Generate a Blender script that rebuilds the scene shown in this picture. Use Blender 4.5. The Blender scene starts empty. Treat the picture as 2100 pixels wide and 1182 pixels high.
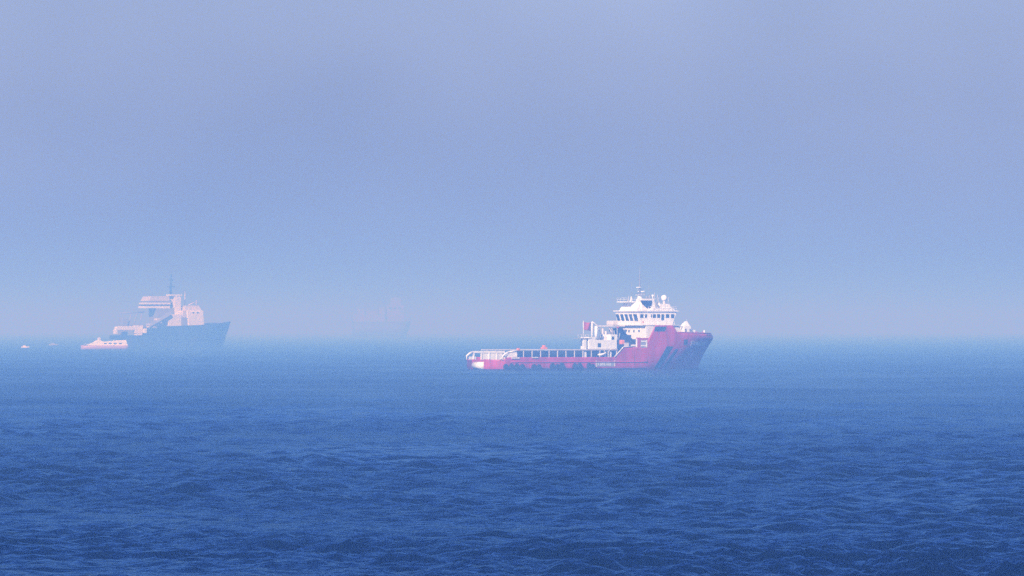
import bpy, bmesh, math, random
import numpy as np
from mathutils import Vector, Matrix
random.seed(7)
rng = np.random.default_rng(11)
R = math.radians
SC = bpy.context.scene
COL = SC.collection

# ------------------------------------------------------------------ camera
CAM_H = 10.44
cam_d = bpy.data.cameras.new('camera'); cam = bpy.data.objects.new('camera', cam_d); COL.objects.link(cam)
cam_d.sensor_width = 36.0; cam_d.lens = 36.0 * 21465 / 2100
cam.location = (0, 0, CAM_H)
cam.rotation_euler = (R(90 + 0.2242), 0, 0)
cam_d.clip_start = 1.0; cam_d.clip_end = 90000
SC.camera = cam

# ------------------------------------------------------------------ light
SUN_EL, SUN_AZ = 32.0, 201.0          # azimuth clockwise from +Y (view direction)
world = bpy.data.worlds.new('World'); SC.world = world; world.use_nodes = True
nt = world.node_tree; nt.nodes.clear()
wo = nt.nodes.new('ShaderNodeOutputWorld'); bg = nt.nodes.new('ShaderNodeBackground')
sky = nt.nodes.new('ShaderNodeTexSky'); sky.sky_type = 'NISHITA'; sky.sun_disc = False
sky.sun_elevation = R(SUN_EL); sky.sun_rotation = R(SUN_AZ)
sky.air_density = 1.6; sky.dust_density = 1.2; sky.ozone_density = 3.0
mul = nt.nodes.new('ShaderNodeMix'); mul.data_type = 'RGBA'; mul.blend_type = 'MULTIPLY'
mul.inputs[0].default_value = 1.0
mul.inputs[7].default_value = (0.50, 0.68, 1.70, 1)
nt.links.new(sky.outputs[0], mul.inputs[6])
# faint uneven cloud tone over the whole sky
wtc = nt.nodes.new('ShaderNodeTexCoord'); wn = nt.nodes.new('ShaderNodeTexNoise'); wn.inputs['Scale'].default_value = 26; wn.inputs['Detail'].default_value = 2
wmp = nt.nodes.new('ShaderNodeMapping'); wmp.inputs['Location'].default_value = (0.0, 0, 0.0); wmp.inputs['Scale'].default_value = (1, 1, 1.6)
wr = nt.nodes.new('ShaderNodeMapRange'); wr.inputs[1].default_value = 0.3; wr.inputs[2].default_value = 0.7; wr.inputs[3].default_value = 0.88; wr.inputs[4].default_value = 1.10
wm = nt.nodes.new('ShaderNodeVectorMath'); wm.operation = 'SCALE'
nt.links.new(wtc.outputs['Generated'], wmp.inputs[0]); nt.links.new(wmp.outputs[0], wn.inputs['Vector']); nt.links.new(wn.outputs[0], wr.inputs[0])
nt.links.new(mul.outputs[2], wm.inputs[0]); nt.links.new(wr.outputs[0], wm.inputs['Scale']); nt.links.new(wm.outputs[0], bg.inputs[0])
bg.inputs[1].default_value = 0.09
nt.links.new(bg.outputs[0], wo.inputs[0])
sd = bpy.data.lights.new('sun', 'SUN'); sd.energy = 5.0; sd.angle = R(0.5); sd.color = (1.0, 0.955, 0.90)
sun = bpy.data.objects.new('sun', sd); COL.objects.link(sun)
az, el = R(SUN_AZ), R(SUN_EL)
dsun = Vector((math.sin(az) * math.cos(el), math.cos(az) * math.cos(el), math.sin(el)))
sun.rotation_euler = dsun.to_track_quat('Z', 'Y').to_euler(); sun.location = dsun * 300
SC.view_settings.view_transform = 'Standard'; SC.view_settings.look = 'None'
SC.view_settings.exposure = 0.46; SC.view_settings.gamma = 1.0; SC.view_settings.use_curve_mapping = False
SC.cycles.volume_bounces = 0
SC.cycles.max_bounces = 6
SC.cycles.use_denoising = False

# ------------------------------------------------------------------ haze numbers
HAZE_DENSITY = 0.00055
HAZE_COLOR = (0.215, 0.50, 1.0, 1)
HAZE_ABSORB = (0.915, 0.98, 1.0, 1)
HAZE_ANISO = 0.16

# ------------------------------------------------------------------ materials
def principled(name):
    m = bpy.data.materials.new(name); m.use_nodes = True
    return m, m.node_tree, m.node_tree.nodes['Principled BSDF']

def paint(name, col, rough=0.45, var=0.12, scale=0.6, stain=None, metallic=0.0, spec=0.4):
    """weathered paint: slow mottling, vertical run-off stains, fine relief"""
    m, t, b = principled(name)
    tc = t.nodes.new('ShaderNodeTexCoord')
    mp = t.nodes.new('ShaderNodeMapping'); mp.inputs['Scale'].default_value = (1, 1, 0.25)
    t.links.new(tc.outputs['Object'], mp.inputs[0])
    n = t.nodes.new('ShaderNodeTexNoise'); n.inputs['Scale'].default_value = scale; n.inputs['Detail'].default_value = 6
    t.links.new(mp.outputs[0], n.inputs['Vector'])
    r = t.nodes.new('ShaderNodeValToRGB')
    r.color_ramp.elements[0].position = 0.3; r.color_ramp.elements[1].position = 0.7
    d = [max(0, c * (1 - var)) for c in col]; l = [min(1, c * (1 + var)) for c in col]
    r.color_ramp.elements[0].color = (*d, 1); r.color_ramp.elements[1].color = (*l, 1)
    t.links.new(n.outputs[0], r.inputs[0])
    out = r.outputs[0]
    if stain:
        n2 = t.nodes.new('ShaderNodeTexNoise'); n2.inputs['Scale'].default_value = scale * 3.1; n2.inputs['Detail'].default_value = 8
        mp2 = t.nodes.new('ShaderNodeMapping'); mp2.inputs['Scale'].default_value = (1, 1, 0.12)
        t.links.new(tc.outputs['Object'], mp2.inputs[0]); t.links.new(mp2.outputs[0], n2.inputs['Vector'])
        r2 = t.nodes.new('ShaderNodeValToRGB'); r2.color_ramp.elements[0].position = 0.56; r2.color_ramp.elements[1].position = 0.72
        mx = t.nodes.new('ShaderNodeMix'); mx.data_type = 'RGBA'
        t.links.new(n2.outputs[0], r2.inputs[0]); t.links.new(r2.outputs[0], mx.inputs[0])
        t.links.new(out, mx.inputs[6]); mx.inputs[7].default_value = (*stain, 1)
        out = mx.outputs[2]
    t.links.new(out, b.inputs['Base Color'])
    b.inputs['Roughness'].default_value = rough; b.inputs['Metallic'].default_value = metallic
    b.inputs['Specular IOR Level'].default_value = spec
    bp = t.nodes.new('ShaderNodeBump'); bp.inputs['Strength'].default_value = 0.15; bp.inputs['Distance'].default_value = 0.05
    t.links.new(n.outputs[0], bp.inputs['Height']); t.links.new(bp.outputs[0], b.inputs['Normal'])
    return m

M = {}
M['red'] = paint('red_hull_paint', (0.40, 0.020, 0.085), 0.4, 0.38, 0.35, stain=(0.17, 0.03, 0.06))
M['red2'] = paint('red_plating_paint', (0.42, 0.020, 0.085), 0.4, 0.15, 0.5)
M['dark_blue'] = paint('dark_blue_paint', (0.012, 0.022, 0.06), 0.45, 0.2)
M['white'] = paint('white_ship_paint', (0.82, 0.80, 0.79), 0.42, 0.06, 0.8, stain=(0.62, 0.55, 0.50))
M['white2'] = paint('clean_white_paint', (0.84, 0.84, 0.84), 0.35, 0.03, 0.8)
M['grey'] = paint('grey_steel_paint', (0.26, 0.27, 0.29), 0.5, 0.15, 0.9, stain=(0.2, 0.13, 0.09))
M['pale'] = paint('pale_rail_paint', (0.62, 0.58, 0.58), 0.5, 0.1, 0.9, stain=(0.45, 0.3, 0.25))
M['green'] = paint('dark_green_deck', (0.03, 0.06, 0.06), 0.7, 0.3, 0.5, stain=(0.12, 0.07, 0.05))
M['black'] = paint('black_rubber', (0.016, 0.016, 0.018), 0.8, 0.2, 1.0, spec=0.2)
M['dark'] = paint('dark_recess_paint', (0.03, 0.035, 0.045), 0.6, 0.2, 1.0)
M['orange'] = paint('orange_paint', (0.70, 0.20, 0.05), 0.45, 0.1, 1.0)
M['navy'] = paint('navy_hull_paint', (0.022, 0.045, 0.085), 0.45, 0.3, 0.3, stain=(0.07, 0.05, 0.06))
M['logo'] = paint('pale_lettering_paint', (0.70, 0.68, 0.66), 0.5, 0.1, 1.0)
M['flag'] = paint('red_cloth', (0.42, 0.06, 0.11), 0.85, 0.1, 1.0)
m, t, b = principled('tinted_glass'); b.inputs['Base Color'].default_value = (0.012, 0.022, 0.035, 1)
b.inputs['Roughness'].default_value = 0.08; b.inputs['IOR'].default_value = 1.5; M['glass'] = m
m, t, b = principled('steel_roller'); b.inputs['Base Color'].default_value = (0.78, 0.76, 0.70, 1)
b.inputs['Roughness'].default_value = 0.35; M['steel'] = m

# ------------------------------------------------------------------ mesh helpers
def link(name, bm, mat, parent=None, smooth=False, solid=0.0, bevel=0.0):
    me = bpy.data.meshes.new(name); bmesh.ops.recalc_face_normals(bm, faces=bm.faces[:]); bm.to_mesh(me); bm.free()
    me.materials.append(M[mat] if isinstance(mat, str) else mat)
    if smooth:
        for p in me.polygons: p.use_smooth = True
    o = bpy.data.objects.new(name, me); COL.objects.link(o)
    if parent: o.parent = parent
    if bevel > 0:
        md = o.modifiers.new('bevel', 'BEVEL'); md.width = bevel; md.segments = 2; md.limit_method = 'ANGLE'
    if solid:
        md = o.modifiers.new('thickness', 'SOLIDIFY'); md.thickness = solid; md.offset = -1
    return o

def poly(bm, pts): return bm.faces.new([bm.verts.new(p) for p in pts])

def box(bm, x0, x1, y0, y1, z0, z1, sx0=0, sx1=0, ty=0):
    """box; sx0/sx1 shift the aft/fore top edges, ty narrows the top on both sides"""
    v = [bm.verts.new(p) for p in ((x0, y0, z0), (x1, y0, z0), (x1, y1, z0), (x0, y1, z0),
                                   (x0 + sx0, y0 + ty, z1), (x1 + sx1, y0 + ty, z1), (x1 + sx1, y1 - ty, z1), (x0 + sx0, y1 - ty, z1))]
    for f in ((3, 2, 1, 0), (4, 5, 6, 7), (0, 1, 5, 4), (1, 2, 6, 5), (2, 3, 7, 6), (3, 0, 4, 7)):
        bm.faces.new([v[i] for i in f])

def tube(bm, pts, r, n=8, r2=None):
    pts = [Vector(p) for p in pts]; rings = []
    for i, p in enumerate(pts):
        d = (pts[min(i + 1, len(pts) - 1)] - pts[max(i - 1, 0)]).normalized()
        a = d.orthogonal().normalized() if abs(d.z) > 0.9 else d.cross(Vector((0, 0, 1))).normalized()
        c = d.cross(a)
        rr = r if r2 is None else r + (r2 - r) * i / (len(pts) - 1)
        rings.append([bm.verts.new(p + (a * math.cos(2 * math.pi * k / n) + c * math.sin(2 * math.pi * k / n)) * rr) for k in range(n)])
    for A, B in zip(rings, rings[1:]):
        for k in range(n): bm.faces.new((A[k], A[(k + 1) % n], B[(k + 1) % n], B[k]))
    bm.faces.new(rings[0][::-1]); bm.faces.new(rings[-1])

def lathe(bm, prof, c=(0, 0, 0), n=16):
    rings = []
    for r, z in prof:
        rings.append([bm.verts.new((c[0] + max(r, 1e-3) * math.cos(2 * math.pi * k / n), c[1] + max(r, 1e-3) * math.sin(2 * math.pi * k / n), c[2] + z)) for k in range(n)])
    for A, B in zip(rings, rings[1:]):
        for k in range(n): bm.faces.new((A[k], A[(k + 1) % n], B[(k + 1) % n], B[k]))
    bm.faces.new(rings[0][::-1]); bm.faces.new(rings[-1])

def thing(name, label, cat, loc, rz, group=None):
    o = bpy.data.objects.new(name, None); COL.objects.link(o); o.location = loc; o.rotation_euler = (0, 0, rz)
    o.empty_display_size = 5; o['label'] = label; o['category'] = cat
    if group: o['group'] = group
    return o

def B(name, mat, parent, *boxes, bevel=0.0, label=None):
    first = None
    for b_ in boxes:
        bm = bmesh.new(); box(bm, *b_[:6], **(b_[6] if len(b_) > 6 else {}))
        o = link(name, bm, mat, parent, bevel=bevel)
        if label: o['label'] = label
        first = first or o
    return first

def T(name, mat, parent, tubes, n=8, smooth=True, join=False):
    first = None; bm = None
    for tb in tubes:
        if bm is None or not join: bm = bmesh.new()
        tube(bm, tb[0], tb[1], n, tb[2] if len(tb) > 2 else None)
        if not join: o = link(name, bm, mat, parent, smooth); first = first or o
    return first or link(name, bm, mat, parent, smooth)

def pixel_ground(x, y):
    """the point of the sea plane that the photograph shows at (x, y)"""
    D = CAM_H * 21465 / (y - 675.0)
    return ((x - 1050) / 21465 * D, D, 0.0)

def railing(name, mat, parent, pts, h=1.05, step=1.5, r=0.04):
    bm = bmesh.new(); pts = [Vector(p) for p in pts]
    for a, b_ in zip(pts, pts[1:]):
        for k in (1.0, 0.55): tube(bm, [a + Vector((0, 0, h * k)), b_ + Vector((0, 0, h * k))], r, 5)
        n = max(1, int((b_ - a).length / step))
        for i in range(n + 1):
            p = a.lerp(b_, i / n); tube(bm, [p, p + Vector((0, 0, h))], r, 5)
    return link(name, bm, mat, parent)

# ------------------------------------------------------------------ the sea: one sheet, finer where it lies close
def make_sea():
    NC = 560
    uc = np.linspace(-0.064, 0.064, NC)
    side = np.array([0.068, 0.078, 0.1, 0.15, 0.25, 0.45, 0.8, 1.5, 3.0])
    u = np.concatenate([-side[::-1], uc, side]); NU = len(u)
    d = [40, 90, 150, 220, 290, 350, 385, 405]
    x = 418.0
    while x < 6500:
        d.append(x); x += 0.36 * (x / 470) ** 1.6 if x < 3200 else x * 0.004
    d += [7200, 8200, 9600, 12000, 16000, 21000, 27000]
    d = np.array(d); ND = len(d)
    Y = np.repeat(d[:, None], NU, 1); X = u[None, :] * d[:, None]
    du = np.gradient(u); dd = np.gradient(d)
    spacing = np.maximum(np.abs(du)[None, :] * d[:, None], dd[:, None] * 0.9)
    Z = np.zeros_like(X); DX = np.zeros_like(X); DY = np.zeros_like(X)
    core = slice(9, 9 + NC); r0 = 7; r1 = ND - 7
    xs = X[r0:r1, core]; ys = Y[r0:r1, core]; sp = spacing[r0:r1, core]
    # gusts: slow patches in which the chop is livelier
    g = np.zeros_like(xs)
    for k in range(9):
        L = rng.uniform(35, 220); a = rng.uniform(0, 6.28)
        g += np.sin((xs * math.cos(a) * 0.8 + ys * math.sin(a) * 0.45) * 2 * math.pi / L + rng.uniform(0, 6.28)) / 9
    gust = np.clip(1.0 + 1.1 * g, 0.45, 1.7)
    z = np.zeros_like(xs); dx = np.zeros_like(xs); dy = np.zeros_like(xs)
    wind = R(248)
    lams = np.concatenate([rng.uniform(9, 24, 8), np.exp(rng.uniform(math.log(0.8), math.log(7.0), 84))])
    for L in lams:
        a = wind + rng.normal(0, 0.85); k = 2 * math.pi / L
        steep = 0.012 if L > 9 else 0.042 if L > 2.5 else 0.050
        A = steep * L / (2 * math.pi) * rng.uniform(0.6, 1.4) * 1.15
        ph = k * (xs * math.cos(a) + ys * math.sin(a)) + rng.uniform(0, 6.28)
        fade = np.clip((L / sp - 2.0) / 1.6, 0, 1) * A
        if L < 9: fade = fade * gust
        c = np.cos(ph); s = np.sin(ph)
        z += fade * c; dx -= fade * math.cos(a) * s * 0.65; dy -= fade * math.sin(a) * s * 0.65
    Z[r0:r1, core] = z; DX[r0:r1, core] = dx; DY[r0:r1, core] = dy
    co = np.stack([X + DX, Y + DY, Z], -1).reshape(-1, 3)
    i = np.arange(ND - 1)[:, None] * NU + np.arange(NU - 1)[None, :]
    q = np.stack([i, i + 1, i + NU + 1, i + NU], -1).reshape(-1, 4)
    # close the sheet behind the camera
    base = len(co); extra = []; quads = []
    me = bpy.data.meshes.new('sea')
    me.vertices.add(len(co)); me.vertices.foreach_set('co', co.astype(np.float32).ravel())
    me.loops.add(q.size); me.loops.foreach_set('vertex_index', q.astype(np.int32).ravel())
    me.polygons.add(len(q)); me.polygons.foreach_set('loop_start', np.arange(0, q.size, 4, dtype=np.int32))
    me.polygons.foreach_set('use_smooth', np.ones(len(q), dtype=bool))
    me.update(calc_edges=True)
    o = bpy.data.objects.new('sea', me); COL.objects.link(o); o['kind'] = 'structure'
    m = bpy.data.materials.new('sea_water'); m.use_nodes = True; t = m.node_tree; t.nodes.clear()
    out = t.nodes.new('ShaderNodeOutputMaterial'); mix = t.nodes.new('ShaderNodeMixShader')
    body = t.nodes.new('ShaderNodeBsdfDiffuse'); body.inputs['Color'].default_value = (0.0, 0.004, 0.020, 1)
    gl = t.nodes.new('ShaderNodeBsdfGlossy'); gl.inputs['Color'].default_value = (0.22, 0.58, 0.95, 1); gl.inputs['Roughness'].default_value = 0.10
    tm = t.nodes.new('ShaderNodeMix'); tm.data_type = 'RGBA'; tm.inputs[6].default_value = (0.0, 0.11, 0.25, 1); tm.inputs[7].default_value = (0.60, 0.82, 1.0, 1); t.links.new(tm.outputs[2], gl.inputs['Color'])
    fr = t.nodes.new('ShaderNodeFresnel'); fr.inputs['IOR'].default_value = 1.333
    fm = t.nodes.new('ShaderNodeMath'); fm.operation = 'MULTIPLY'; fm.inputs[1].default_value = 0.95
    t.links.new(fr.outputs[0], fm.inputs[0]); pw = t.nodes.new('ShaderNodeMath'); pw.operation = 'POWER'; pw.inputs[1].default_value = 2.8; t.links.new(fr.outputs[0], pw.inputs[0]); t.links.new(pw.outputs[0], tm.inputs[0]); t.links.new(fm.outputs[0], mix.inputs[0])
    t.links.new(body.outputs[0], mix.inputs[1]); t.links.new(gl.outputs[0], mix.inputs[2]); t.links.new(mix.outputs[0], out.inputs[0])
    ge = t.nodes.new('ShaderNodeNewGeometry')
    hs = []
    for sc_, st, an in ((0.5, 1.2, 0.6), (1.5, 1.1, 0.75), (4.2, 0.45, 0.9)):
        mp = t.nodes.new('ShaderNodeMapping'); mp.inputs['Scale'].default_value = (an, 1, 1); mp.inputs['Rotation'].default_value = (0, 0, 0.25)
        n = t.nodes.new('ShaderNodeTexNoise'); n.inputs['Scale'].default_value = sc_; n.inputs['Detail'].default_value = 4
        t.links.new(ge.outputs['Position'], mp.inputs[0]); t.links.new(mp.outputs[0], n.inputs['Vector'])
        mu = t.nodes.new('ShaderNodeMath'); mu.operation = 'MULTIPLY'; mu.inputs[1].default_value = st
        t.links.new(n.outputs[0], mu.inputs[0]); hs.append(mu)
    ad = t.nodes.new('ShaderNodeMath'); t.links.new(hs[0].outputs[0], ad.inputs[0]); t.links.new(hs[1].outputs[0], ad.inputs[1])
    a2 = t.nodes.new('ShaderNodeMath'); t.links.new(ad.outputs[0], a2.inputs[0]); t.links.new(hs[2].outputs[0], a2.inputs[1]); ad = a2
    wp = t.nodes.new('ShaderNodeTexNoise'); wp.inputs['Scale'].default_value = 0.013; wp.inputs['Detail'].default_value = 4; wp.inputs['Distortion'].default_value = 0.6
    wq = t.nodes.new('ShaderNodeMapping'); wq.inputs['Scale'].default_value = (1.6, 0.5, 1); t.links.new(ge.outputs['Position'], wq.inputs[0]); t.links.new(wq.outputs[0], wp.inputs['Vector'])
    wr2 = t.nodes.new('ShaderNodeMapRange'); wr2.inputs[1].default_value = 0.35; wr2.inputs[2].default_value = 0.65; wr2.inputs[3].default_value = 0.6; wr2.inputs[4].default_value = 1.4
    t.links.new(wp.outputs[0], wr2.inputs[0])
    bp = t.nodes.new('ShaderNodeBump'); t.links.new(wr2.outputs[0], bp.inputs['Strength']); bp.inputs['Distance'].default_value = 0.15
    t.links.new(ad.outputs[0], bp.inputs['Height']); 
    for nd in (body, gl, fr): t.links.new(bp.outputs[0], nd.inputs['Normal'])
    me.materials.append(m)
    # the same water further out to the sides and behind, a few centimetres lower
    bm = bmesh.new(); box(bm, -28000, 28000, -28000, 27000, -2.2, -1.2)
    link('deep_sea', bm, m)['kind'] = 'structure'
make_sea()

# ------------------------------------------------------------------ haze
bm = bmesh.new(); box(bm, -30000, 30000, -30000, 30000, -3.4, 50.0)
hm = bpy.data.materials.new('haze_air'); hm.use_nodes = True; hm.node_tree.nodes.clear()
ho = hm.node_tree.nodes.new('ShaderNodeOutputMaterial'); hv = hm.node_tree.nodes.new('ShaderNodeVolumePrincipled')
hv.inputs['Color'].default_value = HAZE_COLOR; hv.inputs['Density'].default_value = HAZE_DENSITY
hv.inputs['Density Attribute'].default_value = ''; hv.inputs['Absorption Color'].default_value = HAZE_ABSORB
hv.inputs['Anisotropy'].default_value = HAZE_ANISO
hm.node_tree.links.new(hv.outputs[0], ho.inputs['Volume'])
link('haze', bm, hm)['kind'] = 'stuff'

# ================================================================== the red supply ship
A_SHIP = R(35)
gx, gy, _ = pixel_ground(991, 758)
ship = thing('supply_ship', 'red-hulled offshore supply ship with white bridge, lying across the sea right of centre', 'ship', (gx, gy, 0), A_SHIP)
L = 73.0; HB = 8.5
def S(X, p=0.0): return (X - 991 - 4.56 * p) / 6.5      # metres forward of the stern for a photo column, p metres to starboard
def Zp(Y): return (758 - Y) / 7.95                       # metres above the water for a photo row
TOP = [(0, 2.55), (1.2, 2.75), (2.2, 3.15), (35.6, 3.15), (38.3, 5.75), (45.6, 5.75), (46.0, 7.0), (48.7, 11.4), (54.6, 11.4), (55.6, 9.65), (63, 9.45), (69, 9.35), (72, 9.15), (73, 8.9)]
def top(s):
    for (a, za), (b_, zb) in zip(TOP, TOP[1:]):
        if s <= b_: return za + (zb - za) * (s - a) / (b_ - a)
    return TOP[-1][1]
def stem(z): return (68.4 + (z / 7.8) ** 1.2 * 4.6 - 0.75 * max(0, z - 7.6) ** 2) if z > 0 else 68.4 + z * 0.6
def hull_y(s, z):
    """half breadth"""
    Ls = stem(z); u = min(1, max(0, s / Ls))
    f = min(1, max(0, z / 9.0)); u0 = 0.60 + 0.16 * f; n = 1.75 + 0.9 * f
    b_ = HB if u < u0 else HB * max(0.0, 1 - ((u - u0) / (1 - u0)) ** n) ** (0.92 - 0.22 * f)
    if s < 1.6: b_ -= 1.1 * (1 - s / 1.6) ** 2.0                # rounded quarters
    if z < 0.6: b_ *= 1 - 0.05 * (0.6 - z)
    return b_
def build_hull():
    us = sorted(set([0, .25, .6, 1.0, 1.6, 2.2] + [s for s, _ in TOP] + [s for s in np.linspace(3, 56, 30)] + [s for s in np.linspace(57, 73, 26)]))
    NV = 14; bm = bmesh.new(); rows = []
    for s0 in us:
        zt = top(s0); row = []
        for j in range(NV + 1):
            z = -1.6 + (zt + 1.6) * j / NV
            s = s0 / L * stem(z) if s0 > 56 else s0
            if s0 > 56: s = 56 + (s0 - 56) / (L - 56) * (stem(z) - 56)
            row.append((s, hull_y(s, z) if s0 < L else 0.0, z))
        rows.append(row)
    st = [[bm.verts.new((s, -y, z)) for s, y, z in r] for r in rows]
    pt = [[bm.verts.new((s, y, z)) for s, y, z in r] for r in rows]
    for G in (st, pt):
        for a, b_ in zip(G, G[1:]):
            for j in range(NV): bm.faces.new((a[j], b_[j], b_[j + 1], a[j + 1]))
    for j in range(NV): bm.faces.new((st[0][j], st[0][j + 1], pt[0][j + 1], pt[0][j]))   # transom
    bmesh.ops.remove_doubles(bm, verts=bm.verts[:], dist=0.002)
    o = link('hull', bm, 'red', ship, solid=0.16)
    for p in o.data.polygons: p.use_smooth = True
    md = o.modifiers.new('edge', 'EDGE_SPLIT'); md.split_angle = R(35)
    o.modifiers.move(1, 0)
    return o
hull = build_hull()
# red bulwark rail cap along the bow
def on_hull(s, z, out=0.05):
    y = hull_y(s, z); e = 0.05
    dy = (hull_y(s + e, z) - hull_y(s - e, z)) / (2 * e); dz = (hull_y(s, z + e) - hull_y(s, z - e)) / (2 * e)
    n = Vector((dy, 1, -dz)).normalized()      # outward on the starboard side, with y = breadth
    n = Vector((-dy, 1, -dz)).normalized()
    return Vector((s + n.x * out, -(y + n.y * out), z + n.z * out))
def decal(name, mat, outline_fn, nu, nv, parent=None, out=0.045, thick=0.03):
    bm = bmesh.new(); g = [[bm.verts.new(on_hull(*outline_fn(i / nu, j / nv), out)) for j in range(nv + 1)] for i in range(nu + 1)]
    for i in range(nu):
        for j in range(nv): bm.faces.new((g[i][j], g[i + 1][j], g[i + 1][j + 1], g[i][j + 1]))
    return link(name, bm, mat, parent or hull, solid=thick)
def quad(s00, z0, s01, s10, z1, s11):   # bottom from s00 to s01 at z0, top from s10 to s11 at z1
    return lambda a, b_: ((s00 + (s01 - s00) * a) * (1 - b_) + (s10 + (s11 - s10) * a) * b_, z0 + (z1 - z0) * b_)
decal('bow_stripe', 'dark_blue', quad(48.7, 0.35, 50.9, 52.3, 5.9, 54.4), 3, 10)
decal('bow_stripe', 'dark_blue', quad(51.9, 0.35, 53.0, 55.3, 5.2, 56.3), 3, 10)
decal('anchor_pocket', 'dark', quad(58.0, 6.3, 59.3, 57.8, 7.7, 59.2), 4, 4, out=0.03, thick=0.06)
# pale name marks on the bow: too blurred to read, kept as unreadable letter strokes
def strokes(rects, name, mat='logo'):
    bm = bmesh.new()
    for s0, s1, z0, z1 in rects:
        n = max(1, int((s1 - s0) / 0.5)); nz = max(1, int((z1 - z0) / 0.5))
        g = [[bm.verts.new(on_hull(s0 + (s1 - s0) * i / n, z0 + (z1 - z0) * j / nz, 0.05)) for j in range(nz + 1)] for i in range(n + 1)]
        for i in range(n):
            for j in range(nz): bm.faces.new((g[i][j], g[i + 1][j], g[i + 1][j + 1], g[i][j + 1]))
    return link(name, bm, mat, hull, solid=0.03)
rr = []
s = 60.6
for w, kind in ((1.5, 2), (1.0, 0), (0.9, 1), (0.9, 0), (0.9, 2), (0.8, 1), (0.8, 0)):
    zb, zt = (5.75, 7.3) if w > 1.2 else (6.1, 7.05)
    rr += [(s, s + 0.22 * w, zb, zt)]
    if kind in (0, 2): rr += [(s + 0.22 * w, s + 0.75 * w, zt - 0.26, zt), (s + 0.22 * w, s + 0.75 * w, zb, zb + 0.26)]
    if kind in (1, 2): rr += [(s + 0.22 * w, s + 0.75 * w, (zb + zt) / 2 - 0.13, (zb + zt) / 2 + 0.13)]
    if kind == 0: rr += [(s + 0.6 * w, s + 0.8 * w, zb + 0.26, zt - 0.26)]
    s += w
strokes(rr, 'bow_lettering')
# framed zone mark amidships
a0, a1 = S(1222, HB), S(1262, HB); zb, zt = Zp(753), Zp(741)
strokes([(a0, a0 + 0.28, zb - 0.1, zt + 0.1)], 'zone_mark_bar'); strokes([(a1 - 0.28, a1, zb + 0.1, zt + 0.1)], 'zone_mark_bar')
rr = []; s = a0 + 0.75
for i in range(7):
    w = 0.52
    rr += [(s, s + 0.14, zb + 0.35, zt - 0.25), (s + 0.14, s + w - .08, zt - 0.43, zt - 0.25)]
    if i % 2: rr += [(s + 0.14, s + w - 0.1, zb + 0.35, zb + 0.52)]
    if i % 3: rr += [(s + w - 0.16, s + w - 0.04, zb + 0.4, zt - 0.3)]
    s += w + 0.13
strokes(rr, 'zone_mark_lettering')
o = decal('zone_mark_panel', M['grey'], quad(a0 + 0.35, zb + 0.1, a1 - 0.35, a0 + 0.35, zt, a1 - 0.35), 8, 3, out=0.02, thick=0.02)
# decks
def deck(name, s0, s1, z, mat, n=14):
    bm = bmesh.new(); a = []; c = []
    for i in range(n + 1):
        s = s0 + (s1 - s0) * i / n; y = max(0.05, hull_y(s, z) - 0.3); a.append(bm.verts.new((s, -y, z))); c.append(bm.verts.new((s, y, z)))
    for i in range(n): bm.faces.new((a[i], a[i + 1], c[i + 1], c[i]))
    return link(name, bm, mat, ship, solid=0.15)
deck('work_deck', 0.3, 46.5, 2.1, 'green'); deck('fore_deck', 54, 71.0, 8.3, 'green')
# belting and tyre fenders along the waterline
for sgn in (1, -1):
    pts = [(s, -sgn * (hull_y(s, 1.9) + 0.10), 1.9) for s in np.linspace(2.5, 46, 20)]
    T('rubbing_strake', 'red2' , ship, [(pts, 0.13)], 6)
def tyre(s, z, R_=0.85, r_=0.34):
    bm = bmesh.new(); n, mm = 14, 8; y = hull_y(s, z)
    g = [[bm.verts.new((s + (R_ - r_ + r_ * math.cos(2 * math.pi * j / mm)) * math.cos(2 * math.pi * i / n),
                        -(y + 0.12 + r_ + r_ * 0.9 * math.sin(2 * math.pi * j / mm)),
                        z + (R_ - r_ + r_ * math.cos(2 * math.pi * j / mm)) * math.sin(2 * math.pi * i / n))) for j in range(mm)] for i in range(n)]
    for i in range(n):
        for j in range(mm): bm.faces.new((g[i][j], g[i][(j + 1) % mm], g[(i + 1) % n][(j + 1) % mm], g[(i + 1) % n][j]))
    return link('tyre_fender', bm, 'black', ship, True)
for X in (1036, 1047, 1058, 1069, 1093, 1103, 1131, 1141, 1150, 1177, 1187, 1206, 1214):
    tyre(S(X, HB), 0.75 + random.uniform(-0.15, 0.2), 0.85 + random.uniform(-.08, .08))
# dark boot topping just above the water
decal('boot_topping', 'navy', quad(1.8, -0.4, 46, 1.8, 0.28, 46), 40, 2, out=0.03, thick=0.02)
# stern: roller, gate posts, transom coaming
T('stern_roller', 'steel', ship, [([(0.15, -0.3, 1.0), (0.15, 4.1, 1.0)], 0.98)], 20)
for y_ in (-0.95, 4.3): B('roller_bracket', 'red2', ship, (-0.4, 1.6, y_ - 0.2, y_ + 0.2, 0.1, 2.6), bevel=0.08)
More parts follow.
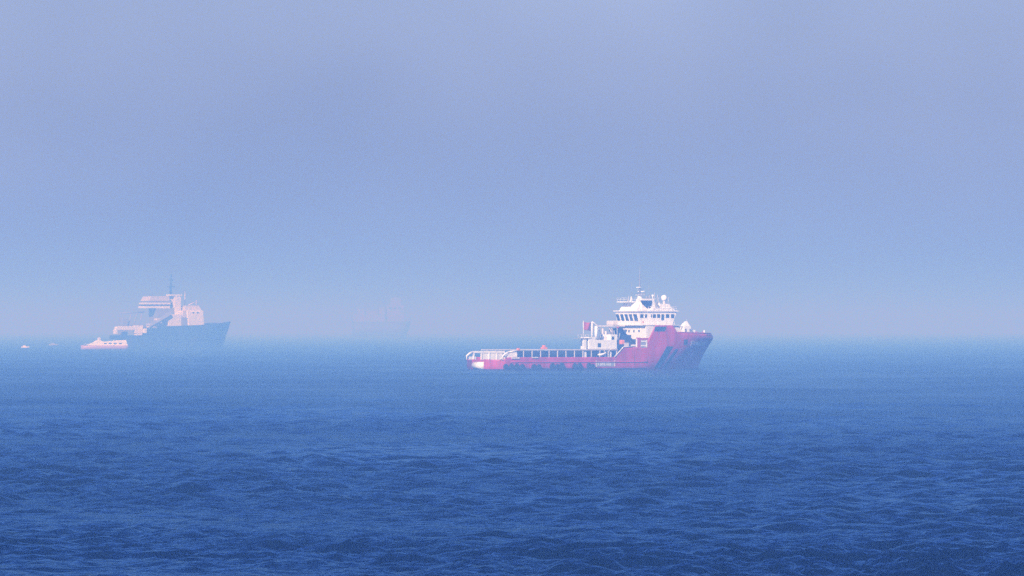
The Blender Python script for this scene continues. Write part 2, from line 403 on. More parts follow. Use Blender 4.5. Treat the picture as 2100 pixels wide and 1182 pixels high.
# stern crash barriers: white plates with openings, port one seen from inside
def barrier(ysgn, s0, s1, z0, z1, mat='white'):
    """white bulwark plating made of posts and a deep top plate: the gaps between are real holes"""
    y = ysgn * (HB - 0.35)
    grp = B('stern_barrier', mat, ship, (s0 + 2.0, s1, y - 0.12, y + 0.12, z1 - 0.55, z1), bevel=0.03)
    bm = bmesh.new(); tube(bm, [(s0, y, z0), (s0 + 0.25, y, z0 + 0.9), (s0 + 0.9, y, z1 - 0.75), (s0 + 2.0, y, z1 - 0.28)], 0.3, 8)
    link('curved_end', bm, mat, grp, True)
    n = int((s1 - s0) / 2.2)
    for i in range(1, n + 1):
        s = s0 + (s1 - s0) * i / n
        B('barrier_post', mat, grp, (s - 0.26, s + 0.06, y - 0.16, y + 0.16, z0, z1 - 0.55))
    return grp
gp = barrier(1, 0.3, 12.5, 2.5, 4.75); gs = barrier(-1, 0.3, 4.8, 2.5, 4.75); B('barrier_plate', 'white', gs, (1.6, 4.8, -HB + 0.22, -HB + 0.36, 3.1, 4.3, dict(sx0=1.0)))
B('barrier_plate', 'white', gp, (5.4, 11.8, HB - 0.36, HB - 0.22, 2.5, 4.25)); B('barrier_plate', 'white', gp, (1.2, 3.4, HB - 0.36, HB - 0.22, 2.5, 3.3))
# starboard gusset that slopes from the rail down to the stern corner
bm = bmesh.new()
tube(bm, [(-0.1, -7.7, 2.6), (1.2, -8.2, 3.5), (2.6, -8.3, 4.6)], 0.16, 6); tube(bm, [(2.6, -8.3, 4.6), (5.0, -8.35, 4.9)], 0.2, 6)
link('rail_gusset', bm, 'white', ship, True)
B('stern_bollard', 'orange', ship, (4.9, 5.6, -8.6, -7.9, 4.8, 5.5), bevel=0.12); 
# cargo rails with individual posts
def cargo_rail(sg):
    y = -sg * (HB - 0.22); s0, s1 = 5.2, 36.6
    rail = B('cargo_rail', 'pale', ship, (s0, s1, y - 0.16, y + 0.16, 4.92, 5.18), bevel=0.04)
    for X in range(1062, 1262, 1):
        pass
    k = 0; s = 6.9
    while s < s1:
        B('rail_post', 'pale', rail, (s - 0.09, s + 0.09, y - 0.1, y + 0.1, 3.0, 4.92)); s += 2.68; k += 1
    # inner crash barrier, a solid dark wall set inboard with a walkway between
    yi = -sg * (HB - 1.7)
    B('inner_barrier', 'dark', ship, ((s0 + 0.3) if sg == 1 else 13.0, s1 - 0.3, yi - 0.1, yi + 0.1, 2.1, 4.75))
    return rail
cargo_rail(1); cargo_rail(-1)
B('deck_winch', 'orange', ship, (13.2, 14.6, -8.1, -6.9, 5.2, 5.75), (13.5, 14.2, -7.9, -7.1, 5.75, 6.25), bevel=0.1)
B('rail_foot_plate', 'pale', ship, (2.9, 5.3, -8.75, -8.55, 2.75, 3.25), (9.3, 11.2, -8.75, -8.55, 2.95, 3.25))
T('hull_shoulder_edge', 'white', ship, [([(35.5, -8.62, 3.2), (38.3, -8.62, 5.8), (41.0, -8.6, 5.86)], 0.12)], 6)

# ---- after deckhouse (raised white house ahead of the work deck)
yh0, yh1 = -8.0, -4.2
dh = B('deckhouse', 'white2', ship, (S(1208, 8), S(1266, 8), yh0, yh1, 5.25, 7.6), bevel=0.06)
B('deckhouse_top', 'white2', dh, (S(1208, 8), S(1222, 8), yh0, yh1, 7.6, 8.35), (S(1253, 8), S(1267, 8), yh0, yh1, 7.6, 9.0), bevel=0.04)
B('deckhouse_window', 'glass', dh, (S(1226, 8), S(1232.5, 8), yh0 - 0.05, yh0 + 0.1, 5.75, 6.75)); 
B('deckhouse_window', 'glass', dh, (S(1255, 8), S(1260, 8), yh0 - 0.05, yh0 + 0.1, 7.7, 8.5))
for X in (1200, 1243, 1254):
    B('house_column', 'white' if X > 1200 else 'white2', ship, (S(X, 8) - (0.3 if X > 1200 else 0.5), S(X, 8) + (0.1 if X > 1200 else 0.45), -8.0, -7.5, 2.1, 5.25 if X > 1200 else 7.7))
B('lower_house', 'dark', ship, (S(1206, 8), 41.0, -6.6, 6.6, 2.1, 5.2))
railing('house_railing', 'pale', ship, [(S(1186, 6), -6, 8.1), (S(1208, 6), -6, 8.1)], 0.9, 1.0)
B('side_platform', 'grey', ship, (S(1187, 7), S(1210, 7), -8.0, -4.6, 7.9, 8.1))
# rescue boat carried under the house (white, pointed)
bm = bmesh.new(); s0, s1 = S(1228, 8), S(1243, 8)
lathe_pts = []
g = []
for i in range(9):
    a = i / 8; w = 0.75 * math.sin(math.pi * min(1, 0.25 + a * 0.75)) ** 0.7 + 0.02; zc = 3.75 + 0.5 * a * a
    g.append([bm.verts.new((s0 + (s1 - s0) * a, -8.05 + w * math.cos(t_), zc + 0.45 * w * math.sin(t_))) for t_ in np.linspace(0, 2 * math.pi, 9)[:-1]])
for a, b_ in zip(g, g[1:]):
    for j in range(8): bm.faces.new((a[j], a[(j + 1) % 8], b_[(j + 1) % 8], b_[j]))
bm.faces.new(g[0]); bm.faces.new(g[-1]); link('rescue_boat', bm, 'white2', ship, True)
# port house: grey machinery seen over the deckhouse
B('machinery_house', 'grey', ship, (S(1222, 2), S(1254, 2), -3.6, -0.6, 5.2, 8.0), (S(1236, 2), S(1251, 2), -3.2, -1.2, 8.0, 9.6), bevel=0.05)
T('air_vent', 'white2', ship, [([(S(1223, 7), -7, 8.2), (S(1223, 7), -7, 10.6)], 0.42), ([(S(1221, 7), -7, 10.75), (S(1226, 7), -7, 10.75)], 0.45)], 10)
T('air_vent', 'pale', ship, [([(S(1243, 6), -6, 7.6), (S(1243, 6), -6, 9.9)], 0.3), ([(S(1237, 4), -4, 7.6), (S(1237, 4), -4, 10.6)], 0.25)], 8)
T('deck_pipe', 'grey', ship, [([(S(x_, p_), -p_, 7.6), (S(x_ + dx_, p_), -p_, z_)], 0.16) for x_, dx_, p_, z_ in ((1216, -2, 5, 10.2), (1229, 3, 4, 9.6), (1234, 0, 3, 10.9), (1249, 1, 5, 9.8), (1262, -2, 4, 10.1), (1267, 0, 3, 10.6), (1270, 2, 5, 9.4))], 6)
# deck crane: post and curved white jib loop
cr = T('deck_crane', 'white', ship, [([(S(1214.5, 6), -6, 8.3), (S(1214.5, 6), -6, 12.4)], 0.26, 0.16)], 8)
T('crane_jib', 'white', cr, [([(S(1214, 6), -6, 12.3), (S(1219, 6), -6, 12.0), (S(1226, 6), -6, 11.1), (S(1230.5, 6), -6, 9.7), (S(1231.5, 6), -6, 8.3)], 0.17)], 6)
T('crane_cylinder', 'grey', cr, [([(S(1214.5, 6), -6, 10.0), (S(1223, 6), -6, 11.2)], 0.12)], 6)
# red ensign on a staff at the after edge of the house
fl = T('flag_staff', 'white', ship, [([(S(1197, 4), -4, 8.1), (S(1196.5, 4), -4, 12.6)], 0.09)], 6)
bm = bmesh.new(); g = []
for i in range(13):
    a = i / 12
    g.append([bm.verts.new((S(1197, 4) + 0.1 + 2.3 * a, -4 + 0.35 * math.sin(a * 6.5 + 0.4 * j) * a, 12.3 - 0.5 * a * a - 2.05 * j / 6 - 0.12 * math.sin(a * 5))) for j in range(7)])
for a, b_ in zip(g, g[1:]):
    for j in range(6): bm.faces.new((a[j], b_[j], b_[j + 1], a[j + 1]))
link('flag', bm, 'flag', fl, True, solid=0.03)
# orange lifebuoy / gear spot
B('life_raft_canister', 'orange', ship, (S(1272, 7.4), S(1280, 7.4), -8.0, -6.8, 6.4, 7.6), bevel=0.25)

# ---- main superstructure
sa = 45.8
bm = bmesh.new(); pp = [(-2.0, 7.75), (-8.0, 7.75), (-8.0, 11.35), (5.2, 11.35), (4.2, 10.9)]   # overhanging, cut away to port
fa = [bm.verts.new((sa + 0.2, y, z)) for y, z in pp]; fb_ = [bm.verts.new((57.0, y * (0.95 if y < 0 else 1.0), z)) for y, z in pp]
bm.faces.new(fa); bm.faces.new(fb_[::-1])
for i in range(5): bm.faces.new((fa[i], fa[(i + 1) % 5], fb_[(i + 1) % 5], fb_[i]))
sup = link('superstructure', bm, 'white', ship, bevel=0.05)
B('upper_deck_plate', 'white', ship, (sa - 0.8, 56.5, -8.1, 7.6, 11.36, 11.5))
for i, p_ in enumerate((4.9, 2.6, 0.4)): B('cabin_window', 'glass', sup, (sa + 0.12, sa + 0.24, -p_ - 0.25, -p_ + 0.25, 9.6, 10.2))
B('lower_superstructure', 'white', ship, (47.2, 52, -7.6, 7.6, 2.2, 7.7))
# funnel casings to port, blue-black colour standing in for shade under the overhang
fb = B('shade_casing', 'dark_blue', ship, (44.9, 50, 2.2, 5.0, 5.2, 10.7, dict(sx0=0.3)), (44.6, 46.9, 5.0, 6.6, 8.8, 10.6), (45.2, 48.5, -1.4, 2.2, 5.2, 8.9), bevel=0.08)
B('boat_platform', 'pale', ship, (S(1248, -2), S(1272, -2), -0.5, 7.6, 11.05, 11.35), bevel=0.03)
B('liferaft_rack', 'pale', ship, (S(1251, -3), S(1262, -3), 1.5, 4.5, 11.4, 12.6), bevel=0.3)
T('platform_strut', 'pale', ship, [([(S(1250, -2), 2, 11.1), (S(1262, -2), 2, 7.4)], 0.14), ([(S(1256, -1), 1, 11.1), (S(1258, -1), 1, 7.4)], 0.14)], 6)
# starboard walkway beside the superstructure: dark opening, white dodgers
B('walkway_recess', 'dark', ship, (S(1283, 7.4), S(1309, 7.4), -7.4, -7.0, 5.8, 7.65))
B('walkway_dodger', 'white', ship, (S(1295, 8.2), S(1305, 8.2), -8.3, -8.15, 5.95, 6.4))
B('walkway_dodger', 'pale', ship, (S(1281, 8.2), S(1290, 8.2), -8.3, -8.15, 5.8, 6.9))
B('walkway_pillar', 'red2', ship, (S(1308, 8.3), S(1314, 8.3), -8.45, -7.9, 5.6, 8.2), bevel=0.04)
B('walkway_pillar', 'white', ship, (S(1306, 8.3), S(1307.6, 8.3), -8.45, -8.1, 5.6, 7.8))
st_ = B('stair_frame', 'white', ship, (S(1326.0, 8.4), S(1327.8, 8.4), -8.62, -8.52, Zp(713), Zp(698)), (S(1315, 8.4), S(1326, 8.4), -8.62, -8.52, Zp(702), Zp(699.3)), (S(1315, 8.4), S(1326, 8.4), -8.62, -8.52, Zp(711), Zp(708.5)))
B('side_opening', 'grey', ship, (S(1314.5, 8.3), S(1326, 8.3), -8.53, -8.4, 5.6, 7.6))
B('side_wall', 'red2', ship, (S(1313, 8.3), S(1332, 8.3), -8.38, -7.9, 5.6, 8.1))
# red plating carries up to the bridge deck: a big dark window near its top
wn = decal('side_window', 'glass', quad(S(1343, 8.5), Zp(680), S(1365, 8.5), S(1345, 8.5), Zp(670), S(1369, 8.5)), 4, 3, parent=hull, out=0.05, thick=0.06)

# ---- bridge
bx0, bx1 = 45.6, 57.4; by = 5.1; z0, z1 = 11.38, 14.95
br = B('bridge', 'white', ship, (bx0 + 0.6, bx1 - 0.9, -by, by, z0, z1, dict(sx0=-0.7, sx1=1.5)), bevel=0.06)
B('bridge_roof', 'white', br, (bx0 - 0.5, bx1 + 1.1, -by - 0.35, by + 0.35, z1, z1 + 0.28), bevel=0.06)
B('bridge_skirt', 'pale', br, (bx0 - 0.1, bx1 - 0.7, -by - 0.25, by + 0.25, z0 - 0.02, z0 + 0.22))
def aft_x(z): return bx0 + 0.6 - 0.7 * (z - z0) / (z1 - z0)
def pane(x0, x1, y0, y1, zb_, zt_, side, name='window'):
    """a framed pane standing a little proud of the wall it belongs to"""
    bm = bmesh.new()
    if side == 'aft':
        f = lambda y, z, o_: (aft_x(z) - o_, y, z)
        sk = 0.34    # the aft panes lean
        P = [f(y0 - sk * -1, zt_, .05), f(y1 - sk * -1, zt_, .05), f(y1, zb_, .05), f(y0, zb_, .05)]
    else:
        P = [(x0, -by - .05, zb_), (x1, -by - .05, zb_), (x1, -by - .05, zt_), (x0, -by - .05, zt_)]
        if side == 'port': P = [(p[0], -p[1], p[2]) for p in P]
    poly(bm, P); o = link(name, bm, 'glass', br, solid=0.08)
    return o
for i in range(5):
    yc = 4.05 - i * 1.93
    w = 0.62 if i < 4 else 0.8
    pane(0, 0, yc - w - (0.15 if i == 4 else 0), yc + w - 0.3 * (i == 4), Zp(658), Zp(644.5), 'aft')
for X0, X1, Yb, Yt in ((1314.5, 1321, 652, 644.5), (1324.5, 1328.5, 652, 644.5), (1337, 1339, 651, 645), (1341, 1347, 652, 644.5), (1350, 1356, 652, 644.5), (1358.5, 1364, 657, 644.5), (1368, 1375, 652, 644.5), (1378.5, 1384.5, 652, 644.5)):
    pane(S(X0, by), S(X1, by), 0, 0, Zp(Yb), Zp(Yt), 'side'); pane(S(X0, by), S(X1, by), 0, 0, Zp(Yb), Zp(Yt), 'port')
for i in range(6):   # front windows on the raked face
    y = -4.3 + i * 1.72; bm = bmesh.new()
    fx = lambda z: bx1 - 0.9 + 1.5 * (z - z0) / (z1 - z0) + 0.05
    poly(bm, [(fx(13.2), y - 0.7, 13.2), (fx(13.2), y + 0.7, 13.2), (fx(14.4), y + 0.7, 14.4), (fx(14.4), y - 0.7, 14.4)]); link('window', bm, 'glass', br, solid=0.06)
B('porthole_plate', 'orange', br, (S(1319, by), S(1321.5, by), -by - 0.08, -by + 0.02, Zp(662.5), Zp(658.5)))
railing('bridge_wing_rail', 'white', ship, [(bx0 - 0.6, -7.0, 11.35), (bx1 - 2, -7.6, 11.35)], 1.0, 1.6)
# roof house: sloping white casing, upper deck, funnel with dark shield emblem
B('roof_casing', 'white', ship, (46.2, 54.0, -3.4, 4.4, z1 + 0.28, 17.3, dict(sx0=1.4, ty=0.3)), (49.8, 58.0, -4.6, 1.2, z1 + 0.28, 15.95, dict(sx0=1.5, sx1=-1.0, ty=0.3)), bevel=0.06)
B('monkey_deck', 'white2', ship, (S(1281, -1), S(1313, -1), -0.8, 4.2, 17.35, 17.62), bevel=0.03)
railing('monkey_deck_rail', 'white', ship, [(S(1281, -1), 4.0, 17.6), (S(1281, -1), -0.6, 17.6), (S(1311, -1), -0.6, 17.6)], 0.9, 1.2, 0.035)
fn = B('funnel', 'white', ship, (S(1313, 2.4), S(1343, 2.4), -3.6, -1.0, z1 + 0.28, 18.2, dict(sx0=-0.3, sx1=-0.6, ty=0.15)), bevel=0.1)
bm = bmesh.new(); yy = -3.66
zf = lambda Y: Zp(Y)
pts = [(1314.5, 616), (1339, 616), (1338.5, 625), (1335.5, 631.5), (1328, 632), (1319, 623.5)]
poly(bm, [(S(x_, 3.6), yy, Zp(y_)) for x_, y_ in pts]); link('funnel_emblem', bm, 'dark_blue', fn, solid=-0.14)
B('funnel_top', 'white', fn, (S(1313, 2), S(1341, 2), -3.4, -1.2, 18.2, 18.35))
T('funnel_pipe', 'grey', fn, [([(S(1334, 2), -2, 18.3), (S(1335, 2), -2, 19.2)], 0.3), ([(S(1329, 2), -2, 18.3), (S(1328, 2), -2, 19.0)], 0.25)], 8)
T('searchlight', 'white2', ship, [([(S(1341, 3), -3, 18.0), (S(1341, 3), -3, 18.9)], 0.12), ([(S(1339.5, 3), -3, 19.05), (S(1342.5, 3), -3, 19.05)], 0.34)], 8)
B('locker', 'grey', ship, (S(1347, 4), S(1351, 4), -4.2, -3.6, 15.9, 17.3), bevel=0.03)
B('forward_locker', 'white', ship, (S(1354, 3), S(1379, 3), -3.4, 1.0, 15.9, 17.0, dict(sx1=-0.8)), bevel=0.06)
# mast
mx, my = S(1314, 0), 0.0
mast = T('mast', 'white', ship, [([(mx, my, 17.3), (mx, my, 19.4)], 0.95, 0.45)], 10)
T('topmast', 'grey', mast, [([(mx, my, 19.3), (mx, my, 22.3), (mx + 0.05, my, 24.5), (mx + 0.1, my, 26.9)], 0.26, 0.04)], 8)
T('mast_yard', 'grey', mast, [([(mx, -2.3, 19.6), (mx, 2.3, 19.6)], 0.09), ([(mx, -1.2, 21.9), (mx, 1.2, 21.9)], 0.06), ([(mx - 0.9, 0, 20.8), (mx + 0.9, 0, 20.8)], 0.07), ([(mx, -0.7, 23.3), (mx, 0.7, 23.3)], 0.05)], 6)
B('radar_scanner', 'white2', mast, (mx + 0.3, mx + 0.6, -1.3, 1.3, 20.1, 20.35), (mx - 0.5, mx - 0.2, -0.9, 0.9, 21.2, 21.4))
B('mast_platform', 'pale', mast, (mx - 0.8, mx + 1.0, -0.9, 0.9, 19.25, 19.4))
T('whip_antenna', 'grey', mast, [([(mx - 1.4, 1.6, 17.6), (mx - 1.4, 1.6, 22.6)], 0.05), ([(mx + 1.8, -1.6, 17.6), (mx + 1.8, -1.6, 21.6)], 0.05)], 5)
bm = bmesh.new(); lathe(bm, [(0.5, 0), (0.16, 0.7), (0.12, 1.35)], (S(1299, 0), 0.6, 17.6), 12); link('antenna_cone', bm, 'white', ship, True)
T('whip_antenna', 'pale', ship, [([(S(x_, 1), -1, 16.8), (S(x_ + 1, 1), -1, z_)], 0.06) for x_, z_ in ((1344, 19.9), (1350, 19.4), (1373, 18.6), (1353, 18.7), (1290, 19.2))], 5)
rd = T('radome_pedestal', 'pale', ship, [([(S(1365, 0), 0, 15.9), (S(1365, 0), 0, 17.7)], 0.45, 0.3)], 10)
bm = bmesh.new(); bmesh.ops.create_uvsphere(bm, u_segments=20, v_segments=14, radius=0.80, matrix=Matrix.Translation((S(1365, 0), 0, 18.5)))
for v in bm.verts: v.co.z = 18.5 + (v.co.z - 18.5) * 1.06
link('radome', bm, 'white2', rd, True)
railing('bridge_top_rail', 'white', ship, [(49, -4.9, z1 + 0.28), (bx1 + 0.6, -4.9, z1 + 0.28), (bx1 + 0.8, 4.6, z1 + 0.28)], 1.0, 1.5)
# foredeck: pointed white mast house, windlass, bow light
hx = S(1409, 3.6); hh = B('foremast_house', 'white2', ship, (hx - 1.35, hx + 1.3, -4.8, -2.4, 8.3, 11.3, dict(sx0=0.2, sx1=-0.35, ty=0.1)), bevel=0.06)
B('house_peak', 'white2', hh, (hx - 1.0, hx + 0.8, -4.5, -2.7, 11.3, 12.4, dict(sx0=0.9, sx1=-0.35, ty=0.6)), bevel=0.04)
B('house_slot', 'dark', hh, (hx - 0.9, hx - 0.6, -4.88, -4.75, 9.8, 10.5), (hx + 0.5, hx + 0.75, -4.88, -4.75, 9.8, 10.5))
T('house_arm', 'pale', hh, [([(hx - 1.2, -4, 11.0), (hx - 2.3, -4, 11.1), (hx - 2.5, -4, 10.2)], 0.14), ([(hx + 0.5, -3.6, 12.3), (hx + 0.5, -3.6, 12.9)], 0.07)], 6)
B('windlass', 'white', ship, (hx + 2.0, hx + 3.2, -3.9, -2.5, 8.3, 10.2), bevel=0.2)
T('bow_rail_cap', 'red2', ship, [([tuple(on_hull(s_, top(s_) - 0.02, 0.0)) for s_ in np.linspace(56, 72.3, 16)], 0.13)], 6)
T('bow_light', 'white2', ship, [([(70.2, -0.4, 9.0), (70.2, -0.4, 10.1)], 0.2)], 8)
for s_ in (66.5, 68.5): T('bow_bitt', 'red2', ship, [([(s_, -2.0, 8.3), (s_, -2.0, 9.75)], 0.22)], 8)

# ================================================================== the dark-hulled ship in the haze, left
K2 = 4.06; A2 = R(30)
gx2, gy2, _ = pixel_ground(250, 712.5)
tug = thing('anchor_handling_ship', 'dark-hulled ship with tall white upperworks, half lost in haze at left', 'ship', (gx2, gy2, 0), A2); tug.scale = (1.13, 1.13, 1.13)
kc, ks = K2 * math.cos(A2), K2 * math.sin(A2)
def S2(X, p=0.0): return (X - 250 - ks * p) / kc
def Z2(Y): return (712.5 - Y) / K2
L2 = S2(470); HB2 = 8.0
def top2(s):
    P = [(0, 5.0), (13, 5.2), (15.5, 9.5), (20, 10.6), (40, 11.2), (L2, 13.0)]
    for (a, za), (b_, zb) in zip(P, P[1:]):
        if s <= b_: return za + (zb - za) * (s - a) / (b_ - a)
    return 13.0
def stem2(z): return L2 - 4.6 + 4.6 * max(0, z / 13.0) ** 1.1
def hy2(s, z):
    u = min(1, s / stem2(z)); f = min(1, max(0, z / 12)); u0 = 0.55 + 0.15 * f
    b_ = HB2 if u < u0 else HB2 * max(0, 1 - ((u - u0) / (1 - u0)) ** (1.8 + 0.8 * f)) ** (0.9 - .2 * f)
    return b_ * (1 - 0.12 * max(0, 1 - s / 2.0) ** 2)
bm = bmesh.new(); ss = list(np.linspace(0, 12.9, 8)) + [13, 14, 15.5, 17, 20] + list(np.linspace(24, L2, 22)); rows = []
for s0 in ss:
    row = []
    for j in range(11):
        z = -1.4 + (top2(s0) + 1.4) * j / 10
        s = s0 if s0 < 24 else 24 + (s0 - 24) / (L2 - 24) * (stem2(z) - 24)
        row.append((s, 0.0 if s0 >= L2 else hy2(s, z), z))
    rows.append(row)
G1 = [[bm.verts.new((s, -y, z)) for s, y, z in r] for r in rows]; G2 = [[bm.verts.new((s, y, z)) for s, y, z in r] for r in rows]
for G in (G1, G2):
    for a, b_ in zip(G, G[1:]):
        for j in range(10): bm.faces.new((a[j], b_[j], b_[j + 1], a[j + 1]))
for j in range(10): bm.faces.new((G1[0][j], G1[0][j + 1], G2[0][j + 1], G2[0][j]))
bmesh.ops.remove_doubles(bm, verts=bm.verts[:], dist=0.002)
h2 = link('hull', bm, 'navy', tug, True, solid=0.2); md = h2.modifiers.new('edge', 'EDGE_SPLIT'); md.split_angle = R(35)
B('main_deck', 'grey', tug, (0.5, 15, -7, 7, 3.8, 4.0), (15, L2 - 12, -6, 6, 9.6, 9.8))
B('deck_box', 'navy', tug, (13.2, 17.5, -7.2, 7.2, 4.0, 9.6))
u0 = Z2(667)
lw = B('lower_deckhouse', 'white', tug, (S2(345, 6), S2(371, 6), -6, 6, u0 - 2.0, Z2(645)), bevel=0.08)
fw = B('forward_house', 'white', tug, (S2(384, 6), S2(419, 6), -6, 6, u0 - 2.0, Z2(637), dict(sx1=-0.8, sx0=-0.6)), bevel=0.6)
B('house_wing', 'grey', fw, (S2(373, 6), S2(384, 6), -5.8, 5, u0 - 2.0, Z2(652)), bevel=0.2)
B('house_wing', 'pale', fw, (S2(374, 6), S2(382, 6), -5.6, 5, Z2(652), Z2(637)), bevel=0.3)
B('house_top', 'pale', fw, (S2(376, 5), S2(412, 5), -5, 5, Z2(637), Z2(627), dict(ty=0.6, sx0=0.8, sx1=-1.2)), bevel=0.1)
for X in (393, 402): B('window', 'glass', fw, (S2(X, 6), S2(X + 3.6, 6), -6.06, -5.95, Z2(643), Z2(640)))
tw = B('funnel_tower', 'white', tug, (S2(357, 3), S2(369, 3), -3.5, 1.5, Z2(646), Z2(607), dict(sx0=-0.5)), bevel=0.1)
B('tower_cap', 'white', tw, (S2(348, 3), S2(370.5, 3), -3.8, 1.8, Z2(607), Z2(604)), bevel=0.05)
# stacked bridge decks with dark window bands between
b2 = B('bridge', 'white', tug, (S2(297, 0), S2(343, 0), -2, 7.5, Z2(632.5), Z2(628)), bevel=0.05)
B('window_band', 'dark', b2, (S2(299, 0), S2(350, 0), -1.7, 7.2, Z2(628), Z2(624.5)))
B('bridge_upper_deck', 'white', b2, (S2(298, 0), S2(344, 0), -1.9, 7.3, Z2(624.5), Z2(621)))
B('upper_window_band', 'grey', b2, (S2(301, 0), S2(348, 0), -1.6, 7.0, Z2(621), Z2(617.5)))
B('bridge_roof', 'pale', b2, (S2(300, 0), S2(342, 0), -1.8, 7.0, Z2(617.5), Z2(608), dict(sx0=1.6)), bevel=0.05)
B('bridge_base', 'grey', tug, (S2(316, 0), S2(356, 0), -3, 6.5, u0 - 2.2, Z2(632.5)), bevel=0.05)
# slanting white stair casing down to the after deck
bm = bmesh.new(); tube(bm, [(S2(348, 6), -6, Z2(645)), (S2(330, 6), -6, Z2(656)), (S2(304, 6), -6, Z2(671))], 1.5, 6); link('stair_casing', bm, 'grey', tug)
B('stair_landing', 'pale', tug, (S2(303, 6), S2(316, 6), -7, -4, Z2(673), Z2(664)), (S2(318, 6), S2(330, 6), -7, -4, Z2(664), Z2(653)), bevel=0.4)
# masts
T('mast', 'navy', tug, [([(S2(348, 0), 0, Z2(606)), (S2(349, 0), 0, Z2(562))], 0.7, 0.28), ([(S2(342, 0), 0, Z2(588)), (S2(356, 0), 0, Z2(588))], 0.3), ([(S2(345, 0), 0, Z2(574)), (S2(353, 0), 0, Z2(574))], 0.25)], 8)
T('mast', 'pale', tug, [([(S2(377, 0), 0, Z2(628)), (S2(377, 0), 0, Z2(598))], 0.35, 0.2), ([(S2(384, 0), 0, Z2(626)), (S2(400, 0), 0, Z2(618))], 0.3), ([(S2(400, 0), 0, Z2(626)), (S2(400, 0), 0, Z2(616))], 0.3)], 6)
# after white gantry (arch) with dark crane above
ga = B('stern_gantry', 'white', tug, (S2(236, 3), S2(276, 3), -3.8, -1.5, Z2(678), Z2(669.5), dict(sx0=0.8)), bevel=0.3)
B('gantry_leg', 'white', ga, (S2(235, 3), S2(241, 3), -3.8, -1.5, Z2(686), Z2(676)), bevel=0.3)
B('gantry_leg', 'white', ga, (S2(275, 3), S2(292, 3), -3.8, -1.5, Z2(684), Z2(668)), (S2(279, 3), S2(289, 3), -3.8, -1.5, Z2(696), Z2(684), dict(sx0=-0.7, sx1=0.5)), bevel=0.3)
B('white_locker', 'white2', tug, (S2(295, 6), S2(301, 6), -6.5, -5, Z2(684), Z2(674)), bevel=0.3)
B('gantry_plinth', 'navy', tug, (S2(238, 0), S2(300, 0), -7, 7, 4.0, Z2(688)))
B('crane_house', 'grey', tug, (S2(252, 0), S2(264, 0), 1, 5, Z2(688), Z2(652)), bevel=0.3)
T('crane_strut', 'grey', tug, [([(S2(x_, 0), 3, Z2(670)), (S2(x_ + 7, 0), 3, Z2(641))], 0.3) for x_ in (268, 279, 290)], 6)
B('boat_deck', 'grey', tug, (S2(266, 0), S2(304, 0), 1, 6, Z2(671), Z2(667)))
T('crane_boom', 'grey', tug, [([(S2(250, 0), 3, Z2(643)), (S2(300, 0), 3, Z2(640))], 0.35)], 6)

# ================================================================== low motor launch beside it
gx3, gy3, _ = pixel_ground(214, 716.5)
k3 = 21465 / gy3
la = thing('motor_launch', 'low white motor launch with pinkish hull just astern of the dark hazy ship', 'boat', (gx3, gy3, 0), R(8))
def LX(X): return (X - 214) / k3 / math.cos(R(8))
def LZ(Y): return (716.5 - Y) / k3
bm = bmesh.new(); g = []
xs = np.linspace(LX(166), LX(262), 15)
for i, x in enumerate(xs):
    a = 1 - i / 14; w = 2.6 * max(0, 1 - a ** 3.2) ** 0.6 + 0.02; zt = 2.3 - 0.5 * (1 - a) if False else 1.9 + 0.25 * abs(0.4 - a)
    x2 = x
    g.append([bm.verts.new((x2, -w * q, z)) for q, z in ((0.55, -0.5), (0.85, 0.4), (1.0, zt))] + [bm.verts.new((x2, w * q, z)) for q, z in ((1.0, zt), (0.85, 0.4), (0.55, -0.5))])
for a, b_ in zip(g, g[1:]):
    for j in range(6): bm.faces.new((a[j], a[(j + 1) % 6], b_[(j + 1) % 6], b_[j]))
bm.faces.new(g[0]); bm.faces.new(g[-1]); link('hull', bm, paint('pink_red_hull', (0.42, 0.24, 0.30), 0.45, 0.1), la, True)
bm = bmesh.new()
lv = [(LX(176), LZ(709)), (LX(190), LZ(703)), (LX(200), LZ(697)), (LX(214), LZ(701)), (LX(240), LZ(698.5)), (LX(258), LZ(697.5)), (LX(261), LZ(709))]
v0 = [bm.verts.new((x, -1.7, z)) for x, z in lv]; v1 = [bm.verts.new((x, 1.7, z)) for x, z in lv]
bm.faces.new(v0); bm.faces.new(v1[::-1])
for i in range(len(lv)): j = (i + 1) % len(lv); bm.faces.new((v0[i], v0[j], v1[j], v1[i]))
cb = link('cabin', bm, 'white', la, bevel=0.15)
B('cabin_roof', 'pale', cb, (LX(199), LX(206), -1.4, 1.4, LZ(698), LZ(692.5), dict(sx0=0.5)), bevel=0.2)
for X in (212, 222, 232, 243): B('window', 'glass', cb, (LX(X), LX(X + 6), -1.78, -1.66, LZ(706), LZ(703.5)))
railing('guard_rail', 'white', la, [(LX(172), -1.2, 2.0), (LX(190), -1.9, 2.1)], 0.9, 1.4)

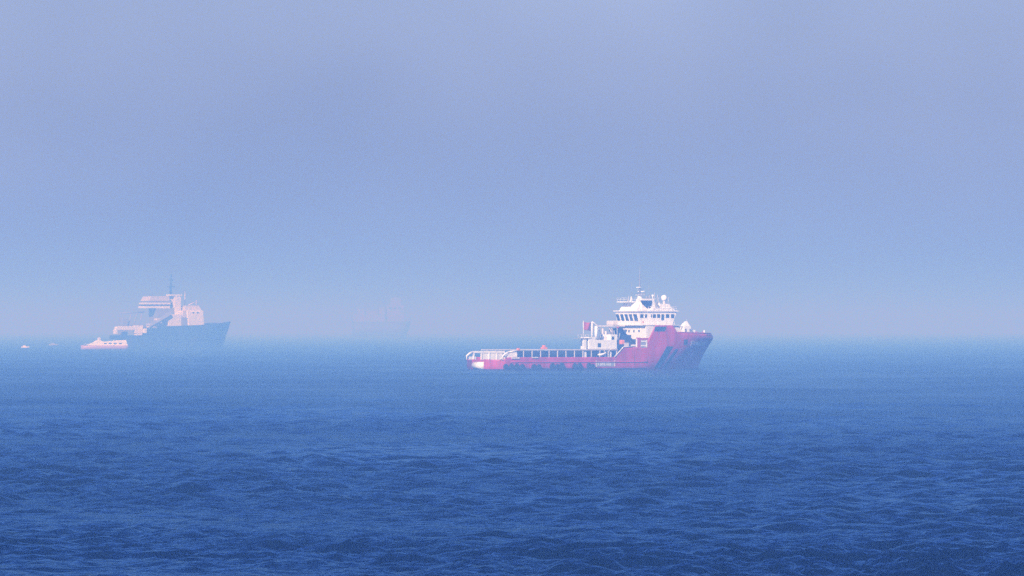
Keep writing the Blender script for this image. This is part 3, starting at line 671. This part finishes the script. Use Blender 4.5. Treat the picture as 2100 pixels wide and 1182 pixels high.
def small_boat(X, Y, w, label, hull_mat, top_mat, hgt):
    gx_, gy_, _ = pixel_ground(X, Y); k_ = 21465 / gy_
    lw_ = w / k_
    t_ = thing('small_boat', label, 'boat', (gx_, gy_, 0), R(random.uniform(-12, 12)), 'small boats far out at left')
    bm = bmesh.new(); g = []
    for i in range(9):
        a = i / 8; ww = lw_ * 0.16 * max(0, 1 - a ** 2.6) ** 0.6 + 0.02
        g.append([bm.verts.new((lw_ * (a - 0.5), ww * q, z)) for q, z in ((-0.5, -0.4), (-1, hgt * (0.45 + 0.15 * a * a)), (1, hgt * (0.45 + 0.15 * a * a)), (0.5, -0.4))])
    for a, b_ in zip(g, g[1:]):
        for j in range(4): bm.faces.new((a[j], a[(j + 1) % 4], b_[(j + 1) % 4], b_[j]))
    bm.faces.new(g[0]); bm.faces.new(g[-1]); link('hull', bm, hull_mat, t_, True)
    B('cabin', top_mat, t_, (-lw_ * 0.32, lw_ * 0.12, -lw_ * 0.1, lw_ * 0.1, hgt * 0.45, hgt, dict(sx0=0.1, sx1=-0.4, ty=0.05)), bevel=0.06)
    return t_
small_boat(52, 713.5, 17, 'tiny pinkish-white boat, the farthest left on the water', 'pale', 'pale', 1.3)
small_boat(110, 708.5, 20, 'very faint lilac boat between the tiny white boat and the launch', 'grey', 'grey', 1.5)
# ================================================================== ghost ship almost swallowed by the haze
gx5, gy5, _ = pixel_ground(780, 693.7)
k5 = 21465 / gy5
gh = thing('cargo_ship', 'barely visible pale ship deep in the haze between the other two ships', 'ship', (gx5, gy5, 0), R(6))
def GX(X): return (X - 780) / k5
def GZ(Y): return (693.7 - Y) / k5
bm = bmesh.new(); g = []
for i in range(17):
    a = i / 16; x = GX(724) + (GX(838) - GX(724)) * a
    w = 9.0 * max(0, 1 - max(0, (a - 0.8) / 0.2) ** 2) ** 0.6 * (0.8 + 0.2 * min(1, a * 8)) + 0.02
    g.append([bm.verts.new((x + (3.0 * f if i == 16 else 0), w * q, z)) for q, z, f in ((-0.8, -0.8, -1), (-1, GZ(660), 1), (1, GZ(660), 1), (0.8, -0.8, -1))])
for a, b_ in zip(g, g[1:]):
    for j in range(4): bm.faces.new((a[j], a[(j + 1) % 4], b_[(j + 1) % 4], b_[j]))
bm.faces.new(g[0]); bm.faces.new(g[-1]); link('hull', bm, paint('grey_blue_hull', (0.125, 0.15, 0.20), 0.6, 0.1), gh, True)
B('superstructure', 'grey', gh, (GX(792), GX(828), -7, 7, GZ(660), GZ(626)), (GX(800), GX(822), -6, 6, GZ(626), GZ(612)), bevel=0.3)
B('deck_load', 'grey', gh, (GX(732), GX(746), -6, 6, GZ(646), GZ(634)), (GX(750), GX(771), -6, 6, GZ(646), GZ(638)), (GX(776), GX(788), -6, 6, GZ(646), GZ(631)), bevel=0.3)
T('mast', 'grey', gh, [([(GX(811), 0, GZ(612)), (GX(811), 0, GZ(608))], 0.8, 0.4)], 6)
for x_ in (796, 806, 816): B('window', 'dark', gh, (GX(x_), GX(x_ + 6), -7.2, -6.9, GZ(634), GZ(631)))
B('cargo_stack', 'grey', gh, (GX(722), GX(788), -7.5, 7.5, GZ(660), GZ(646)))
